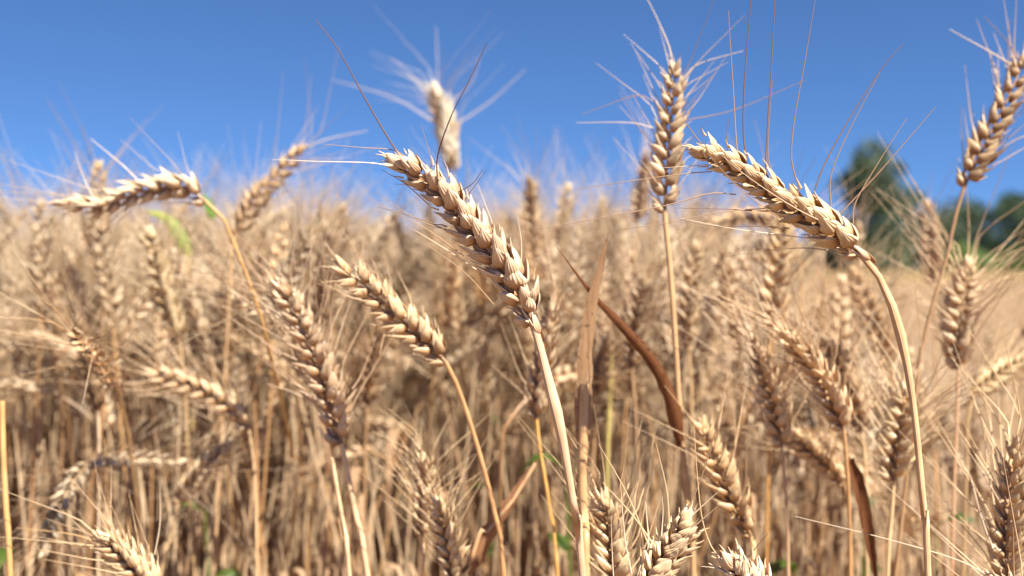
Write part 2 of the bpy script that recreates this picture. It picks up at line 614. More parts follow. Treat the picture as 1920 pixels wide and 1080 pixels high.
stalk('sharply focused bearded ear nodding left with tall dark awns, beside the far tree', [(1612, 474), (1560, 432), (1470, 372), (1385, 315), (1318, 284)], 0.43,
      [(1640, 505), (1675, 580), (1700, 680), (1715, 780), (1725, 880), (1735, 990), (1740, 1080)], n_sp=17, roll=0.75, lod=2, collar=True,
      size=1.0, open_=.9, tint=(1.02, .93, .76), stem_tint=(.95, .84, .72), r_top=.0014, r_bot=.0017, awn_prob=0.0,
      awns=[([(1392, 320), (1382, 280), (1375, 170), (1368, 60), (1366, 20)], BR, .00024), ([(1400, 300), (1394, 250), (1396, 150), (1408, 0), (1410, -40)], DK, .0003),
            ([(1370, 305), (1362, 260), (1368, 218)], DK, .0002), ([(1325, 282), (1300, 250), (1288, 225), (1305, 182)], BR, .00022),
            ([(1470, 375), (1438, 330), (1438, 260), (1446, 130), (1452, 20), (1453, -30)], DK, .0003), ([(1455, 335), (1440, 290), (1448, 150)], BR, .0002),
            ([(1500, 355), (1484, 300), (1490, 220), (1510, 110), (1530, -10)], BR, .00026),
            ([(1530, 400), (1523, 380), (1545, 310), (1600, 210), (1660, 120), (1694, 82)], DK, .00028), ([(1558, 385), (1558, 330), (1590, 250), (1650, 135)], BR, .00024),
            ([(1570, 445), (1566, 415), (1600, 375), (1660, 310), (1755, 200)], BR, .00026), ([(1600, 420), (1604, 380), (1650, 300), (1700, 222)], BR, .00022),
            ([(1335, 322), (1290, 325), (1200, 337), (1080, 355)], BR, .0002), ([(1350, 305), (1310, 310), (1240, 315)], PALE, .0002),
            ([(1380, 365), (1330, 363), (1250, 385), (1110, 412), (1010, 430)], BR, .00022), ([(1410, 395), (1360, 392), (1270, 390)], DK, .0002),
            ([(1450, 390), (1350, 398), (1240, 420), (1150, 432)], BR, .0002), ([(1480, 428), (1420, 424), (1340, 424), (1300, 418)], DK, .00022),
            ([(1540, 450), (1460, 440), (1370, 428), (1270, 408)], PALE, .00022), ([(1560, 470), (1500, 465), (1420, 472), (1360, 482)], BR, .0002),
            ([(1600, 440), (1500, 395, .42), (1400, 330, .415), (1335, 275, .41)], PALE, .0002),
            ([(1480, 420), (1400, 365, .42), (1330, 290, .415), (1315, 240, .41)], BR, .00018)])

# second row ---------------------------------------------------------
stalk('upright bearded ear against the sky, left of the ear with tall dark awns', [(1246, 398), (1250, 330), (1258, 230), (1266, 135)], 0.56,
      [(1250, 440), (1256, 500), (1265, 620), (1271, 720), (1277, 820), (1287, 920), (1297, 1010), (1300, 1090)], n_sp=16, roll=0.35, size=1.0, awn_prob=.45, awn_len=.042, awn_r=.00032,
      awn_spread=1.2, tint=(.98, .9, .8), stem_tint=(.95, .82, .66), r_top=.0015, r_bot=.0021, awns=[([(1262, 140), (1255, 90), (1232, 35), (1212, -5)], PALE, .0004), ([(1280, 150), (1310, 120), (1395, 95)], PALE, .0003),
            ([(1290, 225), (1380, 205), (1510, 150)], BR, .00025), ([(1225, 190), (1190, 180), (1090, 215)], BR, .00025), ([(1225, 240), (1180, 230), (1080, 230)], PALE, .00025)],
      leaves=[dict(pts=[(1277, 840), (1262, 760, .55), (1225, 680, .535), (1170, 615, .52), (1110, 550, .505), (1044, 463, .49)], w=.0090, color=(.42, .25, .17), fold=.5, twist=.9, taper=1.3,
                   label='reddish brown dried leaf slanting up to the left')])
stalk('brown ear leaning right against the sky at the right edge', [(1808, 350), (1840, 285), (1885, 195), (1918, 118)], 0.60,
      [(1790, 410), (1776, 480), (1752, 560), (1732, 640), (1715, 760)], n_sp=16, roll=.3, tint=(.85, .70, .52), stem_tint=(.8, .68, .58), awn_prob=.5, awn_len=.04, open_=.9,
      awns=[([(1905, 130), (1870, 105), (1780, 55)], PALE, .0004), ([(1915, 120), (1890, 80), (1845, 30)], BR, .0003)])
stalk('ear drooping level to the left on a bent orange stem', [(384, 376), (345, 352), (270, 358), (190, 385), (122, 380)], 0.62,
      [(418, 408), (446, 475), (482, 570), (508, 670, .64), (532, 770, .70), (548, 850, .80), (556, 930, .9)], r_top=.0010, r_bot=.0014, n_sp=16, roll=.5, tint=(1.05, 1.02, .98), stem_tint=(.92, .72, .38), awn_prob=.4, awn_r=.00032, awn_len=.055,
      awn_spread=.7, awns=[([(270, 350), (230, 310), (170, 260)], PALE, .0004), ([(180, 380), (160, 340), (140, 285)], PALE, .0003)])
stalk('brown ear leaning right above a pale ear, beside the orange stem', [(442, 440), (480, 375), (525, 325), (563, 283)], 0.80,
      [(436, 480), (430, 560)], n_sp=16, roll=.4, tint=(.92, .78, .62), awn_prob=.35, awn_r=.00032, awn_spread=.9, awns=[([(560, 285), (610, 262), (690, 245)], PALE, .0005)])
stalk('pale cream ear leaning right below the brown leaning ear', [(448, 470), (490, 430), (530, 398)], 1.0, [(440, 500), (436, 580)], tint=(1.15, 1.12, 1.0), roll=1.2, awn_prob=.4)
stalk('short shaded ear top showing over the level drooping ear', [(192, 470), (188, 390), (184, 315)], .92, [(193, 540), (195, 640)], tint=(.78, .66, .5), roll=.5, awn_prob=.6,  # tint browned to carry the shade on this ear
      awns=[([(182, 330), (165, 280), (152, 235)], DK, .0004)])
stalk('sun-whitened cream ear radiating long pale awns against the sky behind the central ear', [(848, 318), (842, 270), (832, 225), (822, 185)], 1.02,
      [(851, 345), (852, 420), (850, 520)], n_sp=16, roll=1.3, size=1.85, tint=(1.4, 1.55, 1.75), stem_tint=(1.1, 1.05, .8), awn_prob=.95, awn_len=.075, awn_spread=1.7, awn_r=.00026, open_=.9,  # ear tint lifted to put sunlit whiteness into the colour
      awns=[([(822, 190), (820, 120), (818, 50)], PALE, .0004), ([(815, 200), (780, 150), (735, 110)], PALE, .0005), ([(835, 200), (880, 160), (900, 110)], PALE, .0005),
            ([(845, 240), (920, 190), (985, 130)], PALE, .0005), ([(815, 230), (740, 185), (625, 150)], PALE, .0005)])
stalk('blurred pale ear standing just behind the upright sky ear', [(1196, 415), (1203, 360), (1214, 298)], 1.02, [(1192, 470), (1188, 560)], tint=(1.05, .92, .78), roll=.8, awn_prob=.4, size=1.1)
stalk('small pale yellow ear behind the upright stem', [(1222, 470), (1223, 430), (1226, 395)], 1.2, [(1212, 520), (1205, 600)], tint=(1.15, 1.08, .86), roll=1.2, awn_prob=.2, n_sp=12)
stalk('broad ear with greenish tinge below the level drooping ear', [(338, 645), (318, 580), (298, 510), (284, 440)], .78, [(345, 720), (350, 800)], n_sp=16, roll=.9, size=1.2, tint=(.92, .86, .66), awn_prob=.6)
stalk('slim white ear near the left edge', [(156, 612), (150, 560), (140, 510), (128, 470)], .98, [(160, 660), (162, 720)], n_sp=14, roll=1.3, tint=(1.2, 1.15, 1.08), awn_prob=.2, open_=.6)
stalk('shade-darkened ear standing on a grey white stem near the left edge', [(184, 772), (176, 720), (166, 670), (160, 622)], .74, [(186, 840), (186, 930), (184, 1080)], n_sp=15, roll=1.1, size=1.1,
      tint=(.40, .29, .20), stem_tint=(1.0, 1.0, 1.05), awn_prob=.6, awn_tint=(.9, .8, .65))  # ear tint is straw with deep shade painted in
stalk('drooping ear with curled awns left of the central stem', [(835, 678), (790, 632), (735, 585), (690, 540), (648, 508)], .53,
      [(860, 730), (890, 820), (915, 910), (935, 1000), (945, 1090)], n_sp=16, roll=.35, tint=(1.0, .88, .70), stem_tint=(.92, .70, .50), awn_prob=.15, awn_len=.03, open_=1.1, r_top=.0013, r_bot=.0018,
      awns=[([(745, 605), (722, 625), (712, 665)], (1, .9, .75), .0004), ([(800, 650), (775, 665), (760, 695)], (1, .9, .75), .0004), ([(700, 545), (690, 500), (660, 480)], BR, .0003),
            ([(660, 515), (635, 490), (610, 455)], PALE, .0003), ([(735, 570), (715, 540), (700, 490)], PALE, .0003)])
stalk('large shaggy bearded ear on a thick whitish stem', [(640, 832), (618, 740), (580, 640), (535, 545)], .58, [(652, 890), (668, 970), (690, 1085)], n_sp=18, roll=.6, size=1.15, tint=(.98, .86, .76),
      stem_tint=(1.15, 1.08, 1.05), awn_prob=.95, awn_len=.055, awn_spread=.9, open_=1.1, r_top=.0016, r_bot=.0022, awns=[([(590, 640), (540, 600), (480, 560)], PALE, .0003), ([(620, 780), (560, 740), (500, 720)], PALE, .0003)])
stalk('drooping ear left of the shaggy ear', [(466, 802), (430, 762), (370, 728), (288, 702)], .72, [(475, 860), (480, 960), (482, 1080)], n_sp=16, roll=.4, tint=(1.0, .9, .74), awn_prob=.7, awn_spread=.6)
stalk('small pale ear leaning right low on the left side', [(336, 946), (360, 905), (395, 868), (428, 838)], .74, [(322, 1000), (310, 1040), (300, 1090)], n_sp=13, roll=.4, size=.95, tint=(1.1, 1.02, .82), awn_prob=.7, awn_len=.04, open_=1.2)
stalk('pale ear tip cut by the bottom edge at the left', [(300, 1120), (255, 1065), (205, 1015)], .52, [(310, 1180)], n_sp=14, roll=.7, tint=(1.12, 1.04, .84), awn_prob=.5, awn_len=.04,
      awns=[([(215, 1030), (140, 1003), (30, 990)], (.95, .85, .6), .0003), ([(225, 1025), (205, 980), (195, 930)], PALE, .0003), ([(290, 1040), (300, 980), (300, 900)], PALE, .0003)])
stalk('upright ear on a bright yellow stem just left of the central stem', [(1006, 786), (1010, 730), (1022, 660), (1036, 585)], .60, [(1012, 840), (1024, 910), (1034, 980), (1046, 1085)], n_sp=15, roll=1.0, tint=(1.1, 1.0, .84),
      stem_tint=(1.2, .92, .45), awn_prob=.6, awn_len=.05, awn_spread=1.0)
stalk('dark ear in the shade between the shaggy and the drooping ear', [(690, 760), (698, 690), (712, 620)], .82, [(686, 830), (684, 920)], n_sp=15, roll=1.0, tint=(.55, .40, .28), awn_prob=.5)  # shade is painted through the dark tint
stalk('spiky pale ear low in the middle on a white stem', [(792, 1005), (796, 950), (800, 905), (795, 865)], .58, [(793, 1045), (792, 1090)], n_sp=13, roll=.9, tint=(1.15, 1.08, .86), stem_tint=(1.2, 1.1, 1.05), awn_prob=.9, awn_len=.035, awn_spread=1.3, open_=1.2, size=.95)
stalk('ear cut by the bottom edge beside the spiky pale ear', [(858, 1110), (845, 1030), (828, 955)], .56, [(862, 1160)], n_sp=14, roll=.8, tint=(1.08, .98, .78), awn_prob=.7, awn_len=.05)
stalk('ear with upright awns at the bottom edge, right of the flat tan leaf', [(1160, 1120), (1150, 1040), (1136, 945)], .50, [(1165, 1170)], n_sp=14, roll=.4, tint=(1.05, .96, .76), awn_prob=.8, awn_len=.05, awn_spread=.5)
stalk('sharp ear tip with stiff awns rising from the bottom edge', [(1185, 1150), (1225, 1080), (1262, 1020), (1284, 985)], .425, [(1170, 1200)], n_sp=14, roll=.8, size=1.0, open_=.85, lod=2, tint=(1.1, 1.03, .84), awn_prob=.1, awn_len=.03,
      awns=[([(1215, 1020), (1175, 925), (1122, 832)], (1, .92, .75), .0003), ([(1255, 990), (1250, 920), (1230, 832)], (1, .92, .75), .0003), ([(1240, 1005), (1243, 960), (1241, 930)], PALE, .0003),
            ([(1275, 985), (1315, 895), (1354, 762)], BR, .0003), ([(1285, 980), (1310, 955), (1346, 923)], PALE, .00022), ([(1228, 1025), (1185, 965), (1130, 905)], (1, .92, .75), .0003),
            ([(1184, 1075), (1172, 1010), (1163, 905)], PALE, .00024), ([(1150, 1080), (1147, 1020), (1146, 970)], PALE, .00022), ([(1205, 1050), (1205, 1000), (1205, 955)], BR, .0002),
            ([(1295, 1005), (1310, 1000), (1320, 990)], PALE, .0002)])
stalk('whitish ear tip with one long curving awn at the bottom edge', [(1450, 1150), (1420, 1110), (1380, 1065)], .42, [(1460, 1190)], n_sp=13, roll=.5, lod=2, tint=(1.2, 1.1, 1.0), awn_prob=0,
      awns=[([(1382, 1068), (1340, 1035), (1318, 980), (1308, 900), (1300, 780)], (.95, .85, .68), .00028), ([(1395, 1090), (1392, 1060), (1415, 1030), (1440, 1000)], DK, .0003),
            ([(1375, 1075), (1340, 1065), (1315, 1062)], PALE, .0002)])
stalk('golden brown ear low on the right bent steeply left', [(1408, 1005), (1375, 940), (1345, 875), (1315, 805)], .55, [(1414, 1045), (1416, 1090)], n_sp=15, roll=.3, tint=(.98, .82, .58), awn_prob=.3, awn_len=.04)
stalk('twisted ear with dry nodes on a pale stem, left of the bright pair of ears', [(1466, 838), (1456, 770), (1440, 710), (1424, 650)], .60, [(1470, 890), (1476, 970), (1478, 1090)], n_sp=16, roll=.6, tint=(1.02, .9, .74), stem_tint=(1.0, .9, .84), awn_prob=.9, awn_len=.06, awn_spread=1.0)
stalk('bright straw ear leaning left, front one of the close pair', [(1582, 806), (1560, 745), (1525, 685), (1480, 632)], .57, [(1586, 850), (1592, 950), (1594, 1090)], n_sp=17, roll=.8, size=1.05, tint=(1.14, 1.02, .82), stem_tint=(.92, .72, .5), awn_prob=.9, awn_len=.055, awn_spread=.9,
      leaves=[dict(pts=[(1594, 860), (1615, 930), (1632, 1020), (1646, 1110)], w=.0072, color=(.42, .26, .18), fold=.6, twist=.5, label='dark brown hanging leaf')])
stalk('ear leaning left, rear one of the close pair', [(1616, 810), (1604, 750), (1580, 690), (1550, 640)], .68, [(1622, 870), (1626, 960), (1626, 1090)], n_sp=16, roll=.5, tint=(1.08, .98, .80), awn_prob=.8, awn_spread=.9)
stalk('short stubby ear nodding left under the close pair', [(1584, 908), (1555, 875), (1522, 845), (1488, 815)], .66, [(1592, 960), (1596, 1090)], n_sp=13, roll=.5, tint=(1.05, .92, .7), awn_prob=.3)
stalk('pale spread ear opening upward beside the tall bent stem', [(1676, 902), (1682, 850), (1692, 800), (1704, 742)], .60, [(1673, 950), (1668, 1020), (1664, 1090)], n_sp=14, roll=.4, size=1.1, tint=(1.16, 1.08, .86), awn_prob=.95, awn_len=.06, awn_spread=1.1, open_=1.25)
stalk('upright straw ear right of the tall bent stem', [(1796, 692), (1798, 630), (1804, 570), (1814, 508)], .66, [(1794, 780), (1790, 880), (1784, 1090)], n_sp=16, roll=.2, size=1.15, tint=(1.02, .9, .74), stem_tint=(.95, .78, .72), awn_prob=.9, awn_len=.075, awn_spread=1.3, open_=1.15)
stalk('brown ear nodding left in front of the mown field', [(1668, 690), (1655, 640), (1630, 575), (1600, 512)], .80, [(1675, 760), (1680, 860)], n_sp=15, roll=.3, tint=(.85, .66, .46), awn_prob=.5, open_=1.1)
stalk('slim brown ear standing before the far hedge', [(1750, 530), (1748, 480), (1744, 435), (1738, 388)], .92, [(1752, 600), (1754, 700)], n_sp=15, roll=.4, tint=(.95, .80, .66), awn_prob=.25, awn_len=.04)
stalk('large bearded ear cut by the right edge near the bottom', [(1890, 1110), (1888, 1030), (1895, 940), (1905, 850)], .50, [(1888, 1180)], n_sp=17, roll=.4, tint=(1.0, .88, .66), awn_prob=.9, awn_len=.06, awn_spread=.9, open_=1.1,
      awns=[([(1872, 1050), (1845, 985), (1815, 880)], PALE, .0004), ([(1862, 1030), (1850, 1000), (1835, 960)], PALE, .0003), ([(1880, 950), (1850, 900), (1800, 820)], PALE, .0003)])
stalk('blurred ear lying level toward the right edge', [(1826, 738), (1855, 715), (1885, 695), (1920, 678)], .72, [(1815, 790), (1812, 880)], n_sp=14, roll=.4, tint=(.95, .85, .62), awn_prob=.9, awn_spread=.6)
stalk('upright wide ear under the ear with tall dark awns', [(1448, 612), (1452, 550), (1460, 490), (1468, 425)], .72, [(1444, 660), (1442, 760)], n_sp=16, roll=.2, size=1.15, tint=(1.0, .86, .64), stem_tint=(1.1, .8, .4), awn_prob=.8, awn_len=.06, awn_spread=1.0, open_=1.15)
stalk('ear bowed over level behind the ear with tall dark awns', [(1490, 440), (1450, 412), (1400, 405), (1335, 422)], .86, [(1500, 500), (1504, 600)], n_sp=15, roll=.5, tint=(.95, .8, .62), awn_prob=.4)
stalk('straw ear close on the right of the upright stem', [(1292, 650), (1290, 590), (1296, 530), (1304, 465)], .76, [(1296, 730), (1298, 830)], n_sp=15, roll=.4, tint=(1.0, .9, .72), awn_prob=.8)
stalk('shaded ear crossed by the reddish brown leaf', [(1185, 690), (1190, 640), (1196, 585), (1205, 530)], .74, [(1190, 760), (1195, 850)], n_sp=15, roll=.6, tint=(.62, .5, .4), awn_prob=.8, awn_len=.06)  # tint darkened to stand in for shade
stalk('shaded drooped ear beneath the reddish brown leaf', [(1120, 740), (1128, 690), (1140, 640)], .78, [(1116, 800), (1112, 900)], n_sp=13, roll=.8, tint=(.6, .45, .33), awn_prob=.6)  # dark tint paints the shade under the leaf
stalk('tall blurred straw ear right behind the central ear', [(1000, 490), (1000, 440), (998, 395), (994, 345)], .95, [(1002, 560), (1003, 660)], n_sp=15, roll=.4, tint=(1.0, .88, .7), awn_prob=.7, size=1.1)
stalk('blurred cream ear between the central ear and the flat tan leaf', [(1046, 490), (1050, 440), (1058, 395), (1066, 355)], 1.08, [(1044, 560), (1042, 660)], n_sp=14, roll=.7, tint=(1.14, 1.06, .86), awn_prob=.7, size=1.15)
stalk('blurred cream ear above the tip of the flat tan leaf', [(1108, 500), (1115, 460), (1124, 420), (1132, 382)], 1.12, [(1104, 570), (1100, 660)], n_sp=14, roll=1.0, tint=(1.14, 1.06, .9), awn_prob=.5, size=1.15)
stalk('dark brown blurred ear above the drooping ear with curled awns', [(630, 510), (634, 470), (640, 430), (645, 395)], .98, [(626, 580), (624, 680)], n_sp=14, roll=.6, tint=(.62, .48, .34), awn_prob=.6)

# stalks that show no ear --------------------------------------------
stalk('headless stalk ending in an upright flat tan leaf with speckles', None, .50, [(1096, 720), (1094, 800), (1092, 900), (1096, 1000), (1098, 1090)], tint=(.92, .72, .52), r_top=.0024, r_bot=.0026,
      leaves=[dict(pts=[(1094, 860), (1094, 760), (1098, 670), (1106, 590), (1124, 510), (1141, 436)], w=.0085, color=(.86, .78, .70), fold=.35, twist=.35)])
stalk('snapped reddish straw slanting up from the bottom edge', None, .56, [(1004, 868), (960, 940), (905, 1010), (872, 1085)], tint=(.95, .72, .58), r_top=.0012, r_bot=.0026,
      leaves=[dict(pts=[(880, 1075), (915, 1003), (955, 945), (1006, 862)], w=.0085, color=(.78, .60, .50), fold=.7, twist=.3)])
stalk('yellow stem rising at the left edge of the picture', None, .52, [(4, 752), (6, 850), (12, 960), (20, 1090)], tint=(1.1, .85, .48), r_top=.0015, r_bot=.0018)
stalk('still green stem behind the flat tan leaf', None, .80, [(1146, 660), (1144, 740), (1140, 830), (1138, 940)], tint=(.72, .85, .34), r_top=.0016, r_bot=.0019)
stalk('thin white stem beside the shaggy ear, leaning left', None, .57, [(622, 858), (634, 930), (646, 1000), (656, 1090)], tint=(1.2, 1.1, 1.0), r_top=.0012, r_bot=.0016)
stalk('stalk whose blade is a yellow green leaf under the level drooping ear', None, .95, [(352, 470), (356, 540), (358, 640)], tint=(.9, .85, .4), r_top=.0014,
      leaves=[dict(pts=[(352, 480), (335, 440), (310, 408), (272, 394)], w=.013, mat=M_GREEN, color=(2.4, 1.7, 1.6), fold=.4, twist=.5), dict(pts=[(400, 410), (392, 388), (380, 362)], w=.009, mat=M_GREEN, color=(1.2, 1.6, 1.0), fold=.3, twist=.3)])
stalk('ear below the frame sending two long pale awns across the lower right', [(1960, 1230), (1925, 1150), (1880, 1095)], .45, [(1965, 1280)], n_sp=13, roll=.5, tint=(1.1, 1.0, .85), awn_prob=.2,
      awns=[([(1882, 1098), (1800, 1052), (1660, 1010), (1490, 968)], PALE, .00026), ([(1890, 1100), (1820, 1040), (1760, 990), (1700, 900)], BR, .0002)])

# ------------------------------------------------------------------ filler stalks: a few shapes, each copied with its parts
def plant_proto(seed, lod, merged_leaf=False):
    """one upright stalk at the origin; returns meshes stem, ear, leaf, leaf"""
    r = np.random.default_rng(seed)
    h = 0.76
    lean = r.normal(0, .05, 2)
    nod = [0.1, 0.3, 0.6, 1.0, 1.5, 2.0, .2, .45, .8, .15][seed % 10]
    az = r.uniform(0, 6.28)
    dirn = np.array([math.cos(az), math.sin(az), 0])
    pts = [np.array([lean[0] * t * t, lean[1] * t * t, h * t]) for t in (0, .35, .7, .92)]
    neck = pts[-1]
    a, step, q = nod * .25, .02, [neck]
    for k in range(3):
        q.append(q[-1] + step * (np.array([0, 0, 1]) * math.cos(a) + dirn * math.sin(a)))
        a += nod * .22
    ear = [q[-1]]
    for k in range(4):
        ear.append(ear[-1] + .0225 * (np.array([0, 0, 1]) * math.cos(a) + dirn * math.sin(a)))
        a += nod * .08
    st = (pts + q[1:])[::-1]
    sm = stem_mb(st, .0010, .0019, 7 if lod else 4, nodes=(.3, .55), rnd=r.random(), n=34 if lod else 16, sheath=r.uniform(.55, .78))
    rt = r.uniform(0, 6.28)
    rach, sps, aws = build_ear(ear, (math.cos(rt), math.sin(rt), 0.1), int(r.integers(11, 18)), r.uniform(.88, 1.2), lod, open_=r.uniform(.9, 1.2), awn_len=r.uniform(.05, .075),
                               awn_prob=r.uniform(.55, .95), awn_spread=r.uniform(.7, 1.2), awn_r=.00038, seed=seed + 500)
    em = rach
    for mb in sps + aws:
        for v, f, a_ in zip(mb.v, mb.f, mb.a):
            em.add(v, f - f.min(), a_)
    lms = []
    for k in range(2):
        z = (.28, .50)[k] + r.uniform(-.05, .05)
        fz = r.uniform(0, 6.28)
        dd = np.array([math.cos(fz), math.sin(fz), 0])
        L = r.uniform(.08, .16)
        b0 = np.array([lean[0] * (z / h) ** 2, lean[1] * (z / h) ** 2, z])
        dn = r.uniform(.5, 1.2)
        c = spline([b0, b0 + dd * L * .2 + np.array([0, 0, L * .25]), b0 + dd * L * .32 + np.array([0, 0, L * (.2 - .3 * dn)]), b0 + dd * L * .36 - np.array([0, 0, L * dn * .9])], 14 if lod else 7)
        u = np.linspace(0, 1, len(c))
        mb = MB()
        strip(mb, c, r.uniform(.006, .011) * np.minimum(1, (u + .15) * 3) * (1 - u ** 2.5 * .95), np.cross(dd, (0, 0, 1)), .5, r.uniform(-2.5, 2.5), 3, r.random())
        lms.append(mb)
    return sm, em, lms


def stem_tone(r):
    a, b = [((1.08, 1.0, .96), .35), ((1.05, .88, .66), .3), ((.85, .66, .50), .35)][int(r.integers(3))]
    k = r.uniform(.5, 1.1) ** .9
    return tuple(k * x for x in a)


def straw_tint(r):
    k = r.uniform(.76, 1.12)
    w = r.uniform(-1, 1)
    return (k * (1 + .03 * w), k * (.95 - .03 * w), k * (.87 - .10 * w))


protos = []
for s in range(14):
    sm, em, lms = plant_proto(s, 1)
    protos.append((sm.mesh('stem', M_STEM), em.mesh('ear', M_HUSK), [m.mesh('leaf', M_LEAF) for m in lms]))


def field_edge(d):
    """the crop ends along this line; the mown field lies to the right of it"""
    return 0.34 + 0.085 * d


REGIONS = [(0, 'blurred bearded stalk in the thick stand at the left edge', 'crowded stalks at the left edge'),
           (330, 'blurred bearded stalk in the crowd behind the bent orange stem', 'crowded stalks behind the orange stem'),
           (600, 'blurred bearded stalk in the crowd behind the drooping ear with curled awns', 'crowded stalks behind the curled ear'),
           (880, 'blurred bearded stalk in the crowd behind the central stem', 'crowded stalks behind the central stem'),
           (1180, 'blurred bearded stalk in the crowd between the upright stem and the close pair of ears', 'crowded stalks right of the upright stem'),
           (1640, 'blurred bearded stalk in the thinner stand at the right edge', 'crowded stalks at the right edge')]
fr = np.random.default_rng(42)
placed = 0
spots = []
while placed < 245:
    d = math.sqrt(fr.uniform(.78 ** 2, 1.50 ** 2))
    px = fr.uniform(-60, 1980)
    x = (px - 960) / FPX * d
    if any((x - a) ** 2 + (d - b) ** 2 < .017 ** 2 for a, b in spots):
        continue
    if x > field_edge(d) - .05 and fr.random() < .8:
        continue
    spots.append((x, d))
    right = px > 1500
    hh = fr.normal(.80 if not right else .70, .045)
    hmax = CAM_Z + (496 - 395) / FPX * d - abs(fr.normal(0, .02))
    hh = min(max(hh, .60), hmax if not right else CAM_Z - (610 - 496) / FPX * d - abs(fr.normal(0, .03)))
    k = int(fr.integers(len(protos)))
    sc = hh / .84
    root = bpy.data.objects.new('wheat_stalk', None)
    root.empty_display_size = .02
    COL.objects.link(root)
    root.location = (x, d, 0)
    root.rotation_euler = (fr.normal(0, .05), fr.normal(0, .05), fr.uniform(0, 6.28))
    root.scale = (1, 1, sc) if False else (sc, sc, sc)
    reg = [q for q in REGIONS if px >= q[0]] or [REGIONS[0]]
    tag(root, reg[-1][1], CAT, reg[-1][2])
    t = straw_tint(fr)
    link('stem', protos[k][0], root, stem_tone(fr))
    link('ear', protos[k][1], root, t)
    for m in protos[k][2]:
        link('leaf', m, root, tuple(np.array(straw_tint(fr)) * fr.uniform(.75, 1.05)))
    placed += 1

# ------------------------------------------------------------------ the rest of the crop, beyond counting
src = bpy.data.collections.new('crop_sources')
for s in range(9):
    sm, em, lms = plant_proto(s + 40, 0)
    mb = MB()
    for part in [em]:
        for v, f, a_ in zip(part.v, part.f, part.a):
            mb.add(v, f - f.min(), a_)
    stm = sm.mesh('crop_stem', M_STEM)
    # one mesh, three materials: husk, straw, leaf
    big = MB()
    idx = []
    for mi, lst in ((0, [em]), (1, [sm]), (2, lms)):
        for part in lst:
            for v, f, a_ in zip(part.v, part.f, part.a):
                big.add(v, f - f.min(), a_)
                idx += [mi] * len(f)
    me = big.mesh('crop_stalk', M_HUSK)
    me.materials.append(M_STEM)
    me.materials.append(M_LEAF)
    me.polygons.foreach_set('material_index', np.array(idx, dtype=np.int32))
    o = bpy.data.objects.new('crop_stalk', me)
    o.color = (*straw_tint(np.random.default_rng(s)), 1)
    src.objects.link(o)


def scatter(name, pts, yaw, scale, coll, label, cat):
    me = bpy.data.meshes.new(name)
    me.from_pydata([tuple(p) for p in pts], [], [])
    for nm, arr in (('yaw', yaw), ('size', scale)):
        at = me.attributes.new(nm, 'FLOAT', 'POINT')
        at.data.foreach_set('value', np.asarray(arr, dtype=np.float32))
    o = link(name, me)
    tag(o, label, cat, None, 'stuff')
    ng = bpy.data.node_groups.new(name, 'GeometryNodeTree')
    ng.interface.new_socket('Geometry', in_out='INPUT', socket_type='NodeSocketGeometry')
    ng.interface.new_socket('Geometry', in_out='OUTPUT', socket_type='NodeSocketGeometry')
    gi, go = ng.nodes.new('NodeGroupInput'), ng.nodes.new('NodeGroupOutput')
    ci = ng.nodes.new('GeometryNodeCollectionInfo')
    ci.inputs['Collection'].default_value = coll
    ci.inputs['Separate Children'].default_value = True
    ci.inputs['Reset Children'].default_value = True
    ip = ng.nodes.new('GeometryNodeInstanceOnPoints')
    ip.inputs['Pick Instance'].default_value = True
    ya = ng.nodes.new('GeometryNodeInputNamedAttribute')
    ya.data_type = 'FLOAT'
    ya.inputs['Name'].default_value = 'yaw'
    sa = ng.nodes.new('GeometryNodeInputNamedAttribute')
    sa.data_type = 'FLOAT'
    sa.inputs['Name'].default_value = 'size'
    cx = ng.nodes.new('ShaderNodeCombineXYZ')
    L = ng.links.new
    L(ya.outputs['Attribute'], cx.inputs['Z'])
    L(gi.outputs[0], ip.inputs['Points'])
    L(ci.outputs[0], ip.inputs['Instance'])
    L(cx.outputs[0], ip.inputs['Rotation'])
    L(sa.outputs['Attribute'], ip.inputs['Scale'])
    L(ip.outputs[0], go.inputs[0])
    md = o.modifiers.new('scatter', 'NODES')
    md.node_group = ng
    return o


til = bpy.data.collections.new('tiller_sources')
for s_ in range(10):
    r = np.random.default_rng(s_ + 300)
    h = r.uniform(.42, .70)
    q = [np.array([r.normal(0, .02) * t, r.normal(0, .02) * t, h * t]) for t in (1.0, .7, .35, 0)]
    big = stem_mb(q, r.uniform(.0003, .0006), r.uniform(.0016, .0024), 6, nodes=(.35, .65), rnd=r.random(), n=16, sheath=r.uniform(.5, .95))
    ns = len(big.f[0])
    for k in range(2):
        z = h * r.uniform(.45, .98)
        fz = r.uniform(0, 6.28)
        dd = np.array([math.cos(fz), math.sin(fz), 0])
        L = r.uniform(.07, .16)
        b0 = np.array([0, 0, z])
        c = spline([b0, b0 + dd * L * .15 + np.array([0, 0, L * .2]), b0 + dd * L * .28 - np.array([0, 0, L * .2]), b0 + dd * L * .3 - np.array([0, 0, L * .8])], 9)
        u = np.linspace(0, 1, 9)
        strip(big, c, r.uniform(.005, .010) * np.minimum(1, (u + .15) * 3) * (1 - u ** 2.5 * .95), np.cross(dd, (0, 0, 1)), .5, r.uniform(-2.5, 2.5), 3, r.random())
    me = big.mesh('tiller', M_STEM)
    me.materials.append(M_LEAF)
    mi = np.ones(len(me.polygons), dtype=np.int32)
    mi[:ns] = 0
    me.polygons.foreach_set('material_index', mi)
    o = bpy.data.objects.new('tiller', me)
    o.color = (*stem_tone(r), 1)
    til.objects.link(o)

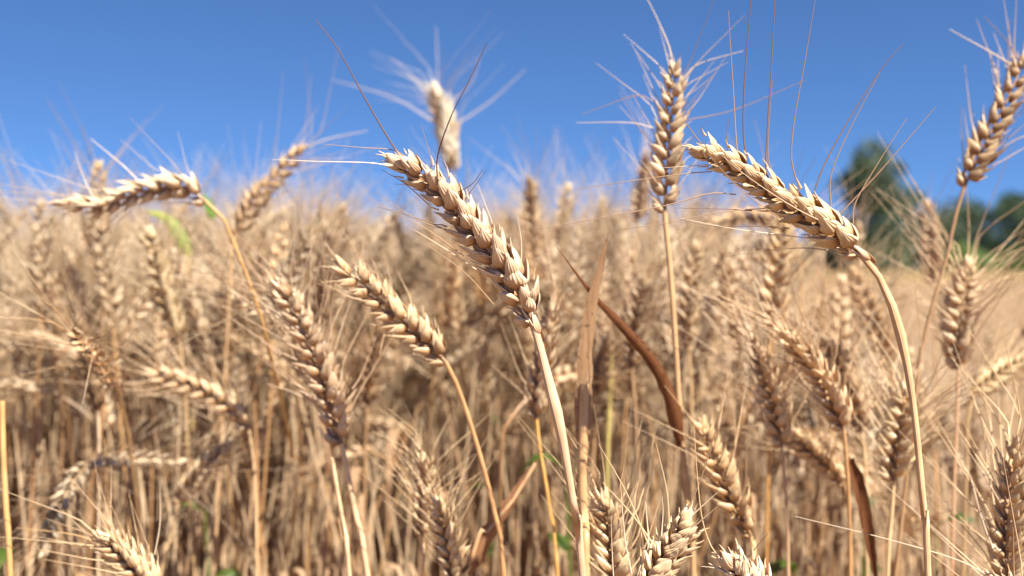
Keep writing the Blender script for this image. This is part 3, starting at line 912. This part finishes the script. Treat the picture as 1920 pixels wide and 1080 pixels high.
cr = np.random.default_rng(77)
pts, sizes = [], []
for d0, d1, dens in ((.90, 1.6, 560), (1.60, 3.0, 480), (3.0, 7.0, 240), (7.0, 30.0, 26)):
    n = int(dens * (0.67 * (d1 ** 2 - d0 ** 2) + .9 * (d1 - d0)) * 1.25)
    for _ in range(n):
        d = math.sqrt(cr.uniform(d0 ** 2, d1 ** 2))
        x = cr.uniform(-.72 * d - .9, .62 * d)
        if x > field_edge(d) + cr.normal(0, .03):
            continue
        top = 385 if x / d < .27 else 600
        pts.append((x, d, 0))
        sizes.append(min(max(cr.normal(.81, .045), .66), .92, CAM_Z + (496 - top) / FPX * d - abs(cr.normal(0, .015))) / .84 * (1.0 if x < .2 * d else .94))
scatter('wheat_field', pts, cr.uniform(0, 6.28, len(pts)), sizes, src, 'dense ripe wheat crop blurring away to the horizon', 'wheat field')

pts = []
while len(pts) < 3800:
    d = math.sqrt(cr.uniform(.78 ** 2, 2.0 ** 2))
    x = cr.uniform(-.64 * d - .5, .64 * d)
    if x < field_edge(d) + .06 or (d < 1.15 and cr.random() < .5):
        pts.append((x, d, 0))
scatter('dry_straw', pts, cr.uniform(0, 6.28, len(pts)), cr.uniform(.8, 1.12, len(pts)), til, 'dense dry stems and leaf sheaths standing between the eared stalks', 'straw')

# ------------------------------------------------------------------ ground, mown field, verge
def sheet(name, pts, z, mat, kind='structure', label=None, cat=None):
    me = bpy.data.meshes.new(name)
    me.from_pydata([(x, y, z) for x, y in pts], [], [tuple(range(len(pts)))])
    me.materials.append(mat)
    o = link(name, me)
    tag(o, label, cat, None, kind)
    return o


sheet('ground', [(-1500, -60), (1500, -60), (1500, 2500), (-1500, 2500)], 0, ground_material('soil', (.16, .10, .06), (.26, .17, .10), (.36, .25, .15), 6, 60),
      label='dry soil littered with straw under the crop', cat='ground')
sheet('stubble_field', [(1.6, 2.2), (60, 2.2), (140, 118), (-20, 118), (3.2, 30)], .004, ground_material('stubble_straw', (.19, .125, .055), (.25, .165, .075), (.21, .16, .065), .25, 9),
      label='golden mown field beyond the wheat on the right', cat='field')
sheet('grass_verge', [(-200, 118.02), (260, 118.02), (320, 190), (-260, 190)], .004, ground_material('verge_grass', (.10, .16, .04), (.14, .20, .05), (.20, .22, .07), .3, 3),
      label='green strip of grass along the far end of the mown field', cat='verge')

tuft_col = bpy.data.collections.new('stubble_sources')
for s in range(4):
    r = np.random.default_rng(s + 900)
    mb = MB()
    for k in range(14):
        b = np.array([r.normal(0, .035), r.normal(0, .035), 0])
        h = r.uniform(.06, .15)
        t = b + np.array([r.normal(0, .02), r.normal(0, .02), h])
        tube(mb, spline([b, t], 3), .0022, 4, r.random())
    o = bpy.data.objects.new('stubble_tuft', mb.mesh('stubble_tuft', M_STEM))
    o.color = (.55, .46, .34, 1)
    tuft_col.objects.link(o)
pts = []
while len(pts) < 9000:
    d = 2.6 + 40 * cr.random() ** 1.7
    x = cr.uniform(.1, .75) * d
    if x > field_edge(d) + .15 and x > 1.65:
        pts.append((x, d, .004))
scatter('stubble', pts, cr.uniform(0, 6.28, len(pts)), cr.uniform(.8, 1.3, len(pts)), tuft_col, 'short cut straw stubble standing in the mown field', 'stubble')

# ------------------------------------------------------------------ far trees
def tree(name, label, px, base_d, top_py, width_px, seed, tint=(1, 1, 1), dense=1.0, low=.12, group=None):
    r = np.random.default_rng(seed)
    d = base_d
    X = (px - 960) / FPX * d
    H = CAM_Z + (496 - top_py) / FPX * d
    Wd = width_px / FPX * d
    root = bpy.data.objects.new(name, None)
    COL.objects.link(root)
    root.location = (X, d, 0)
    tag(root, label, 'tree' if 'tree' in name else 'shrub', group)
    tk = MB()
    lean = r.normal(0, .04, 2) * H
    tr = .022 * H + .05
    tube(tk, spline([(0, 0, -.05), (lean[0] * .3, lean[1] * .3, H * .35), (lean[0], lean[1], H * .85)], 10), np.linspace(tr, tr * .25, 10), 9, .5)
    clumps = []
    ncl = int(22 * dense)
    for k in range(ncl):
        u = r.uniform(low, 1)
        rad = math.sin(math.pi * min(1, (u - low) / (1 - low) * .72 + .24)) * Wd * .5
        a = r.uniform(0, 6.28)
        q = rad * math.sqrt(r.uniform(.05, 1)) * .8
        cz = H * (low * .6 + u * (1 - low * .6)) * .93
        c = np.array([q * math.cos(a), q * math.sin(a), cz])
        clumps.append((c, Wd * r.uniform(.12, .22)))
        if k % 2 == 0:
            s0 = np.array([lean[0] * .4, lean[1] * .4, max(.1, cz * .6)])
            tube(tk, spline([s0, (s0 + c) / 2 + np.array([0, 0, .05 * H]), c], 6), np.linspace(tr * .4, tr * .08, 6), 6, .5)
    link('trunk', tk.mesh('trunk', M_BARK), root)
    nl = int(130 * ncl)
    ci = r.integers(0, ncl, nl)
    cen = np.array([clumps[i][0] for i in ci])
    rad = np.array([clumps[i][1] for i in ci])
    dv = r.normal(size=(nl, 3))
    dv /= np.linalg.norm(dv, axis=1)[:, None]
    pos = cen + dv * (rad * r.uniform(.35, 1.08, nl) ** .6)[:, None] * np.array([1, 1, .8])
    pos[:, 2] = np.maximum(pos[:, 2], .15)
    s = np.clip(Wd * .018 * r.uniform(.6, 1.5, nl), .04, .3)[:, None]
    a = r.normal(size=(nl, 3)); a /= np.linalg.norm(a, axis=1)[:, None]
    b = np.cross(a, r.normal(size=(nl, 3))); b /= np.linalg.norm(b, axis=1)[:, None]
    v = np.stack([pos - a * s * 1.5, pos + b * s * .7, pos + a * s * 1.5, pos - b * s * .7], 1).reshape(-1, 3)
    f = np.arange(nl * 4).reshape(-1, 4)
    at = np.zeros((nl * 4, 3))
    at[:, 1] = np.repeat(r.random(nl), 4)
    at[:, 2] = np.repeat(np.array([r.random() for _ in range(ncl)])[ci], 4)
    mb = MB()
    mb.add(v, f, at)
    link('crown', mb.mesh('crown', M_TREELEAF), root, tint)
    return root


tree('tree', 'tall dark green tree rising above the far hedge', 1640, 122, 268, 190, 1, (1, 1, 1), 2.6, .05)
tree('tree', 'lower rounded tree touching the right side of the tall tree', 1706, 126, 350, 95, 2, (.9, 1, .95), 1.1, .1)
tree('tree', 'dark broad tree at the right edge of the far hedge', 1905, 120, 352, 150, 3, (.85, .95, .85), 1.4, .06)
tree('tree', 'grey green tree in the hedge left of the dark broad tree', 1815, 128, 392, 210, 4, (1.35, 1.3, 1.5), 1.2, .05)
tree('tree', 'small hedge tree right below the lower rounded tree', 1745, 124, 405, 160, 5, (1.1, 1.05, 1.1), 1.0, .05)
tree('tree', 'low bushy tree left of the tall tree', 1545, 127, 430, 110, 6, (1.1, 1.1, 1.1), 1.0, .05)
tree('tree', 'low bushy tree seen behind the bowed level ear', 1440, 128, 438, 120, 7, (1.0, 1.05, .95), 1.0, .05)
tree('tree', 'dark low tree glimpsed left of the upright sky ear', 1170, 130, 398, 80, 8, (.8, .95, .8), 1.0, .05)
tree('tree', 'low bushy tree behind the upright stem', 1290, 130, 440, 130, 9, (1.1, 1.1, 1.0), 1.0, .05)
tree('tree', 'pale green bush at the foot of the tall tree', 1650, 119, 440, 130, 10, (1.5, 1.45, 1.2), 1.0, .03)
tree('tree', 'bright green bush at the foot of the grey green tree', 1805, 118.6, 472, 150, 12, (2.2, 2.2, 1.2), 1.0, .03)
tree('tree', 'bright green bush at the foot of the dark broad tree', 1900, 118.4, 470, 120, 13, (1.8, 1.9, 1.1), 1.0, .03)

tree('tree', 'low grey green bush filling the gap left of the foot of the tall tree', 1566, 123, 452, 110, 15, (1.15, 1.1, 1.15), 1.2, .02)

# ------------------------------------------------------------------ green weeds low in the crop
def weed(label, px, py, d, seed, n=5, size=.034):
    r = np.random.default_rng(seed)
    top = P(px, py, d)
    root = bpy.data.objects.new('weed', None)
    COL.objects.link(root)
    root.location = (top[0], top[1], 0)
    tag(root, label, 'weed')
    h = top[2]
    sm = MB()
    tube(sm, spline([(0, 0, -.005), (.01, 0, h * .5), (0, 0, h)], 10), np.linspace(.002, .001, 10), 6, .5)
    link('stem', sm.mesh('weed_stem', M_GREEN), root, (1, 1, 1))
    for k in range(n):
        z = h * (1 - .10 * k) if k else h
        a = r.uniform(0, 6.28)
        dd = np.array([math.cos(a), math.sin(a), 0])
        L = size * r.uniform(.7, 1.2)
        b = np.array([0, 0, z])
        c = spline([b, b + dd * L * .5 + np.array([0, 0, L * .3]), b + dd * L + np.array([0, 0, L * r.uniform(-.2, .2)])], 10)
        u = np.linspace(0, 1, 10)
        mb = MB()
        strip(mb, c, L * .5 * np.sin(np.pi * np.clip(u * .93 + .05, 0, 1)), np.cross(dd, (0, 0, 1)), .3, .3, 5, r.random())
        link('leaf', mb.mesh('weed_leaf', M_GREEN), root, (.62, .55, .5))


weed('green leafy weed showing right of the central stem', 1062, 880, .78, 1)
weed('green leafy weed glimpsed left of the bright yellow stem', 925, 800, .98, 2)
weed('green leafy weed low between the close pair and the pale spread ear', 1615, 955, .86, 3)
weed('green leafy weed low right of the tall bent stem', 1755, 985, .84, 4)
weed('green leafy weed in the bottom left corner', 2, 1050, .62, 5)
weed('green leafy weed under the small pale leaning ear', 385, 960, .84, 6)
weed('green leafy weed under the golden brown ear', 1490, 1070, .80, 7)
